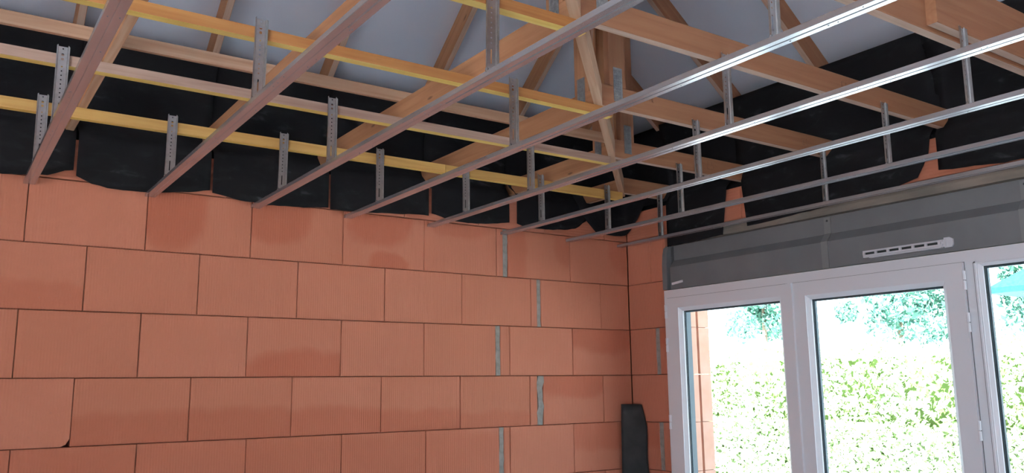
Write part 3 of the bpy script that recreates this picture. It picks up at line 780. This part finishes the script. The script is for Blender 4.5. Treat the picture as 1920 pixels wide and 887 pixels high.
felt_sheet('black felt sheet at the right edge of the photo, above the shutter box', -2.80, -2.200, [(-2.80, 2.385), (-2.5, 2.385), (-2.3, 2.405), (-2.20, 2.415)], right=True, gaps=(.3, .02), seed=9)
# flap folded across the corner
vs = []; fs = []; nu, nz = 14, 12
for i in range(nu + 1):
    s = i / nu
    for k in range(nz + 1):
        t_ = k / nz
        # along the corner: from the back wall (-.36) round to the right wall (y -.40)
        u = -.355 + .78 * s
        pts = [(-.355, 2.50), (-.33, 2.45), (-.285, 2.42), (-.12, 2.418), (.0, 2.428), (.06, 2.445), (.11, 2.49), (.165, 2.55), (.19, 2.60), (.43, 2.60)]
        zbot = 2.60
        for (a, za), (b_, zc) in zip(pts[:-1], pts[1:]):
            if a <= u <= b_: zbot = za + (zc - za) * (u - a) / (b_ - a)
        z = zbot + (3.11 - zbot) * t_
        wd = max(0, min(1, (z - 2.60) / .1)); off = -.03 + .07 * wd - .07 * max(0, (z - 2.85) / .26)
        r = .06
        if u < -r: x, y = u - .09 * max(0, min(1, (z - 2.47) / .12)) * max(0, -u - .1) / .25, off
        elif u > r: x, y = off, -u
        else:
            a = (u + r) / (2 * r) ; x = -r + (off + r) * a - (1 - a) * a * .04; y = off - (off + r) * a - (1 - a) * a * .04 + (0)
            x = (-r) * (1 - a) + off * a; y = off * (1 - a) + (-r) * a
        vs.append((x, y, z - 2.4))
n = nz + 1
for i in range(nu):
    for k in range(nz): fs.append((i*n + k, (i+1)*n + k, (i+1)*n + k+1, i*n + k+1))
q = MB(); q.add(vs, fs); o = link('felt_sheet', q.mesh('felt_sheet', FELT, smooth=True, fix=False), None, (0, 0, 2.4))
o.modifiers.new('thickness', 'SOLIDIFY').thickness = .003
tag(o, 'black felt flap folded across the room corner, dipping over the bricks', 'roofing felt', 'black felt sheets hanging between the trusses')

# foam strip standing in the corner
q = MB(); nz = 26; nu = 10; Zt = 1.31; vs = []; fs = []
for k in range(nz + 1):
    z = Zt * k / nz
    wR = .105 + .045 * (1 - k / nz) + .006 * math.sin(k * .9)
    if k > nz - 3: wR -= .012 * (k - nz + 3)
    for j in range(nu + 1):
        s = j / nu
        x = -.118 - .02 * (1 - k/nz) + (s) * .112 + .02 * (1 - k/nz) * s
        y = -.022 - s * (wR) * .95 - .012 * math.sin(math.pi * s)
        zz = z - (.004 + .012 * s * s if k == nz else 0)
        vs.append((x, y, zz))
n = nu + 1
for k in range(nz):
    for j in range(nu): fs.append((k*n + j, k*n + j+1, (k+1)*n + j+1, (k+1)*n + j))
q.add(vs, fs); o = link('foam_strip', q.mesh('foam_strip', FOAM, smooth=True, fix=False)); md = o.modifiers.new('thickness', 'SOLIDIFY'); md.thickness = .018; md.offset = 1
tag(o, 'tall charcoal foam strip standing upright in the brick room corner', 'foam strip')

# ================================================================== OUTSIDE
def leaves(n, fn, size, matl, name, parent):
    vs = []; fs = []
    rg = random.Random(hash(name) % 1000 + n)
    for i in range(n):
        c = Vector(fn(rg)); s = size * rg.uniform(.5, 1.2)
        a = Vector((rg.gauss(0, 1), rg.gauss(0, 1), rg.gauss(0, 1))).normalized()
        b_ = a.cross(Vector((rg.gauss(0, 1), rg.gauss(0, 1), rg.gauss(0, 1)))).normalized()
        k = len(vs); vs += [tuple(c + a*s), tuple(c + b_*s*.5), tuple(c - a*s*.9), tuple(c - b_*s*.5)]
        fs.append((k, k+1, k+2, k+3))
    q = MB(); q.v = vs; q.f = fs; q.m = [0] * len(fs)
    o = link(name, q.mesh(name, matl, fix=False), parent); o['kind'] = 'stuff'; return o
hd = tag(empty('garden_hedge', (7.5, 2.5, 0)), 'sunlit green garden hedge beyond the window', 'hedge')
def hf(rg):
    u = rg.random(); y = -9 + 18 * rg.random()
    lump = .12 * math.sin(y * 2.3) + .09 * math.sin(y * 5.1 + 1)
    if u < .8:
        z = 1.85 * rg.random(); return (-.55 + lump + rg.gauss(0, .07), y, z + .05)
    return (rg.uniform(-.5, .5), y, 1.85 + .10 * math.sin(y * 3.7) + rg.gauss(0, .06))
q = MB(); q.box((-.38, -9, -.1), (.4, 9, 1.75)); link('hedge_body', q.mesh('hedge_body', HEDGECORE), hd)
leaves(40000, hf, .055, LEAF, 'foliage', hd)
leaves(26000, lambda rg: (-.62 + rg.gauss(0, .05), rg.uniform(-9, 9), .85 * rg.random() ** 1.2), .055, LEAF, 'foliage', hd)
TR = [('round leafy tree above the hedge in the left pane', 20, 15.0, 5.6, 1.2), ('bushy tree above the hedge at the left of the middle pane', 20, 10.0, 5.4, 1.4), ('tree above the hedge at the centre of the middle pane', 23, 7.6, 5.8, 1.3),
      ('tree above the hedge at the right of the middle pane', 26, 6.8, 6.2, 1.6), ('tree in front of the teal-roofed house', 12.0, -.2, 3.6, 1.0)]
for lb, x, y, h, r in TR:
    tr_ = tag(empty('garden_tree', (x, y, -.1)), lb, 'tree', 'trees beyond the hedge')
    q = MB(); k = 8
    for z0, z1, ra, rb in ((0, h * .5, .12, .09), (h * .5, h * .85, .09, .03)):
        vs = [(ra*math.cos(2*math.pi*i/k), ra*math.sin(2*math.pi*i/k), z0) for i in range(k)] + [(rb*math.cos(2*math.pi*i/k), rb*math.sin(2*math.pi*i/k), z1) for i in range(k)]
        q.add(vs, [(i, (i+1) % k, k + (i+1) % k, k + i) for i in range(k)])
    link('trunk', q.mesh('trunk', BARK), tr_)
    cl = [(random.gauss(0, r*.5), random.gauss(0, r*.5), h*.72 + random.gauss(0, h*.12), random.uniform(.35, .7)) for _ in range(16)]
    def tf(rg, cl=cl):
        cx, cy, cz, cr_ = cl[rg.randrange(len(cl))]
        v_ = Vector((rg.gauss(0, 1), rg.gauss(0, 1), rg.gauss(0, 1))).normalized() * cr_ * rg.uniform(.6, 1.05)
        return (cx + v_.x, cy + v_.y, cz + v_.z)
    leaves(3500, tf, .12, LEAF2, 'crown', tr_)
hs = tag(empty('neighbour_house', (19, .2, -.1)), 'white neighbouring house with a teal slate hip roof in the right pane', 'house')
q = MB(); q.box((-4, -4, 0), (4, 4.0, 3.4)); link('wall', q.mesh('wall', RENDERW), hs)
q = MB(); q.add([(-4.5, -4.5, 3.3), (4.5, -4.5, 3.3), (4.5, 4.5, 3.3), (-4.5, 4.5, 3.3), (0, -1, 6.3), (0, 1, 6.3), (-4.5, -4.5, 3.42), (4.5, -4.5, 3.42), (4.5, 4.5, 3.42), (-4.5, 4.5, 3.42)],
               [(0, 1, 2, 3), (0, 1, 7, 6), (1, 2, 8, 7), (2, 3, 9, 8), (3, 0, 6, 9), (6, 7, 4), (7, 8, 5, 4), (8, 9, 5), (9, 6, 4, 5)]); link('roof', q.mesh('roof', SLATE), hs)
for yy in (2.6, -1.5):
    q = MB(); q.box((-4.05, yy - .6, 1.0), (-3.99, yy + .6, 2.4)); w_ = link('window', q.mesh('window', SHUT), hs)
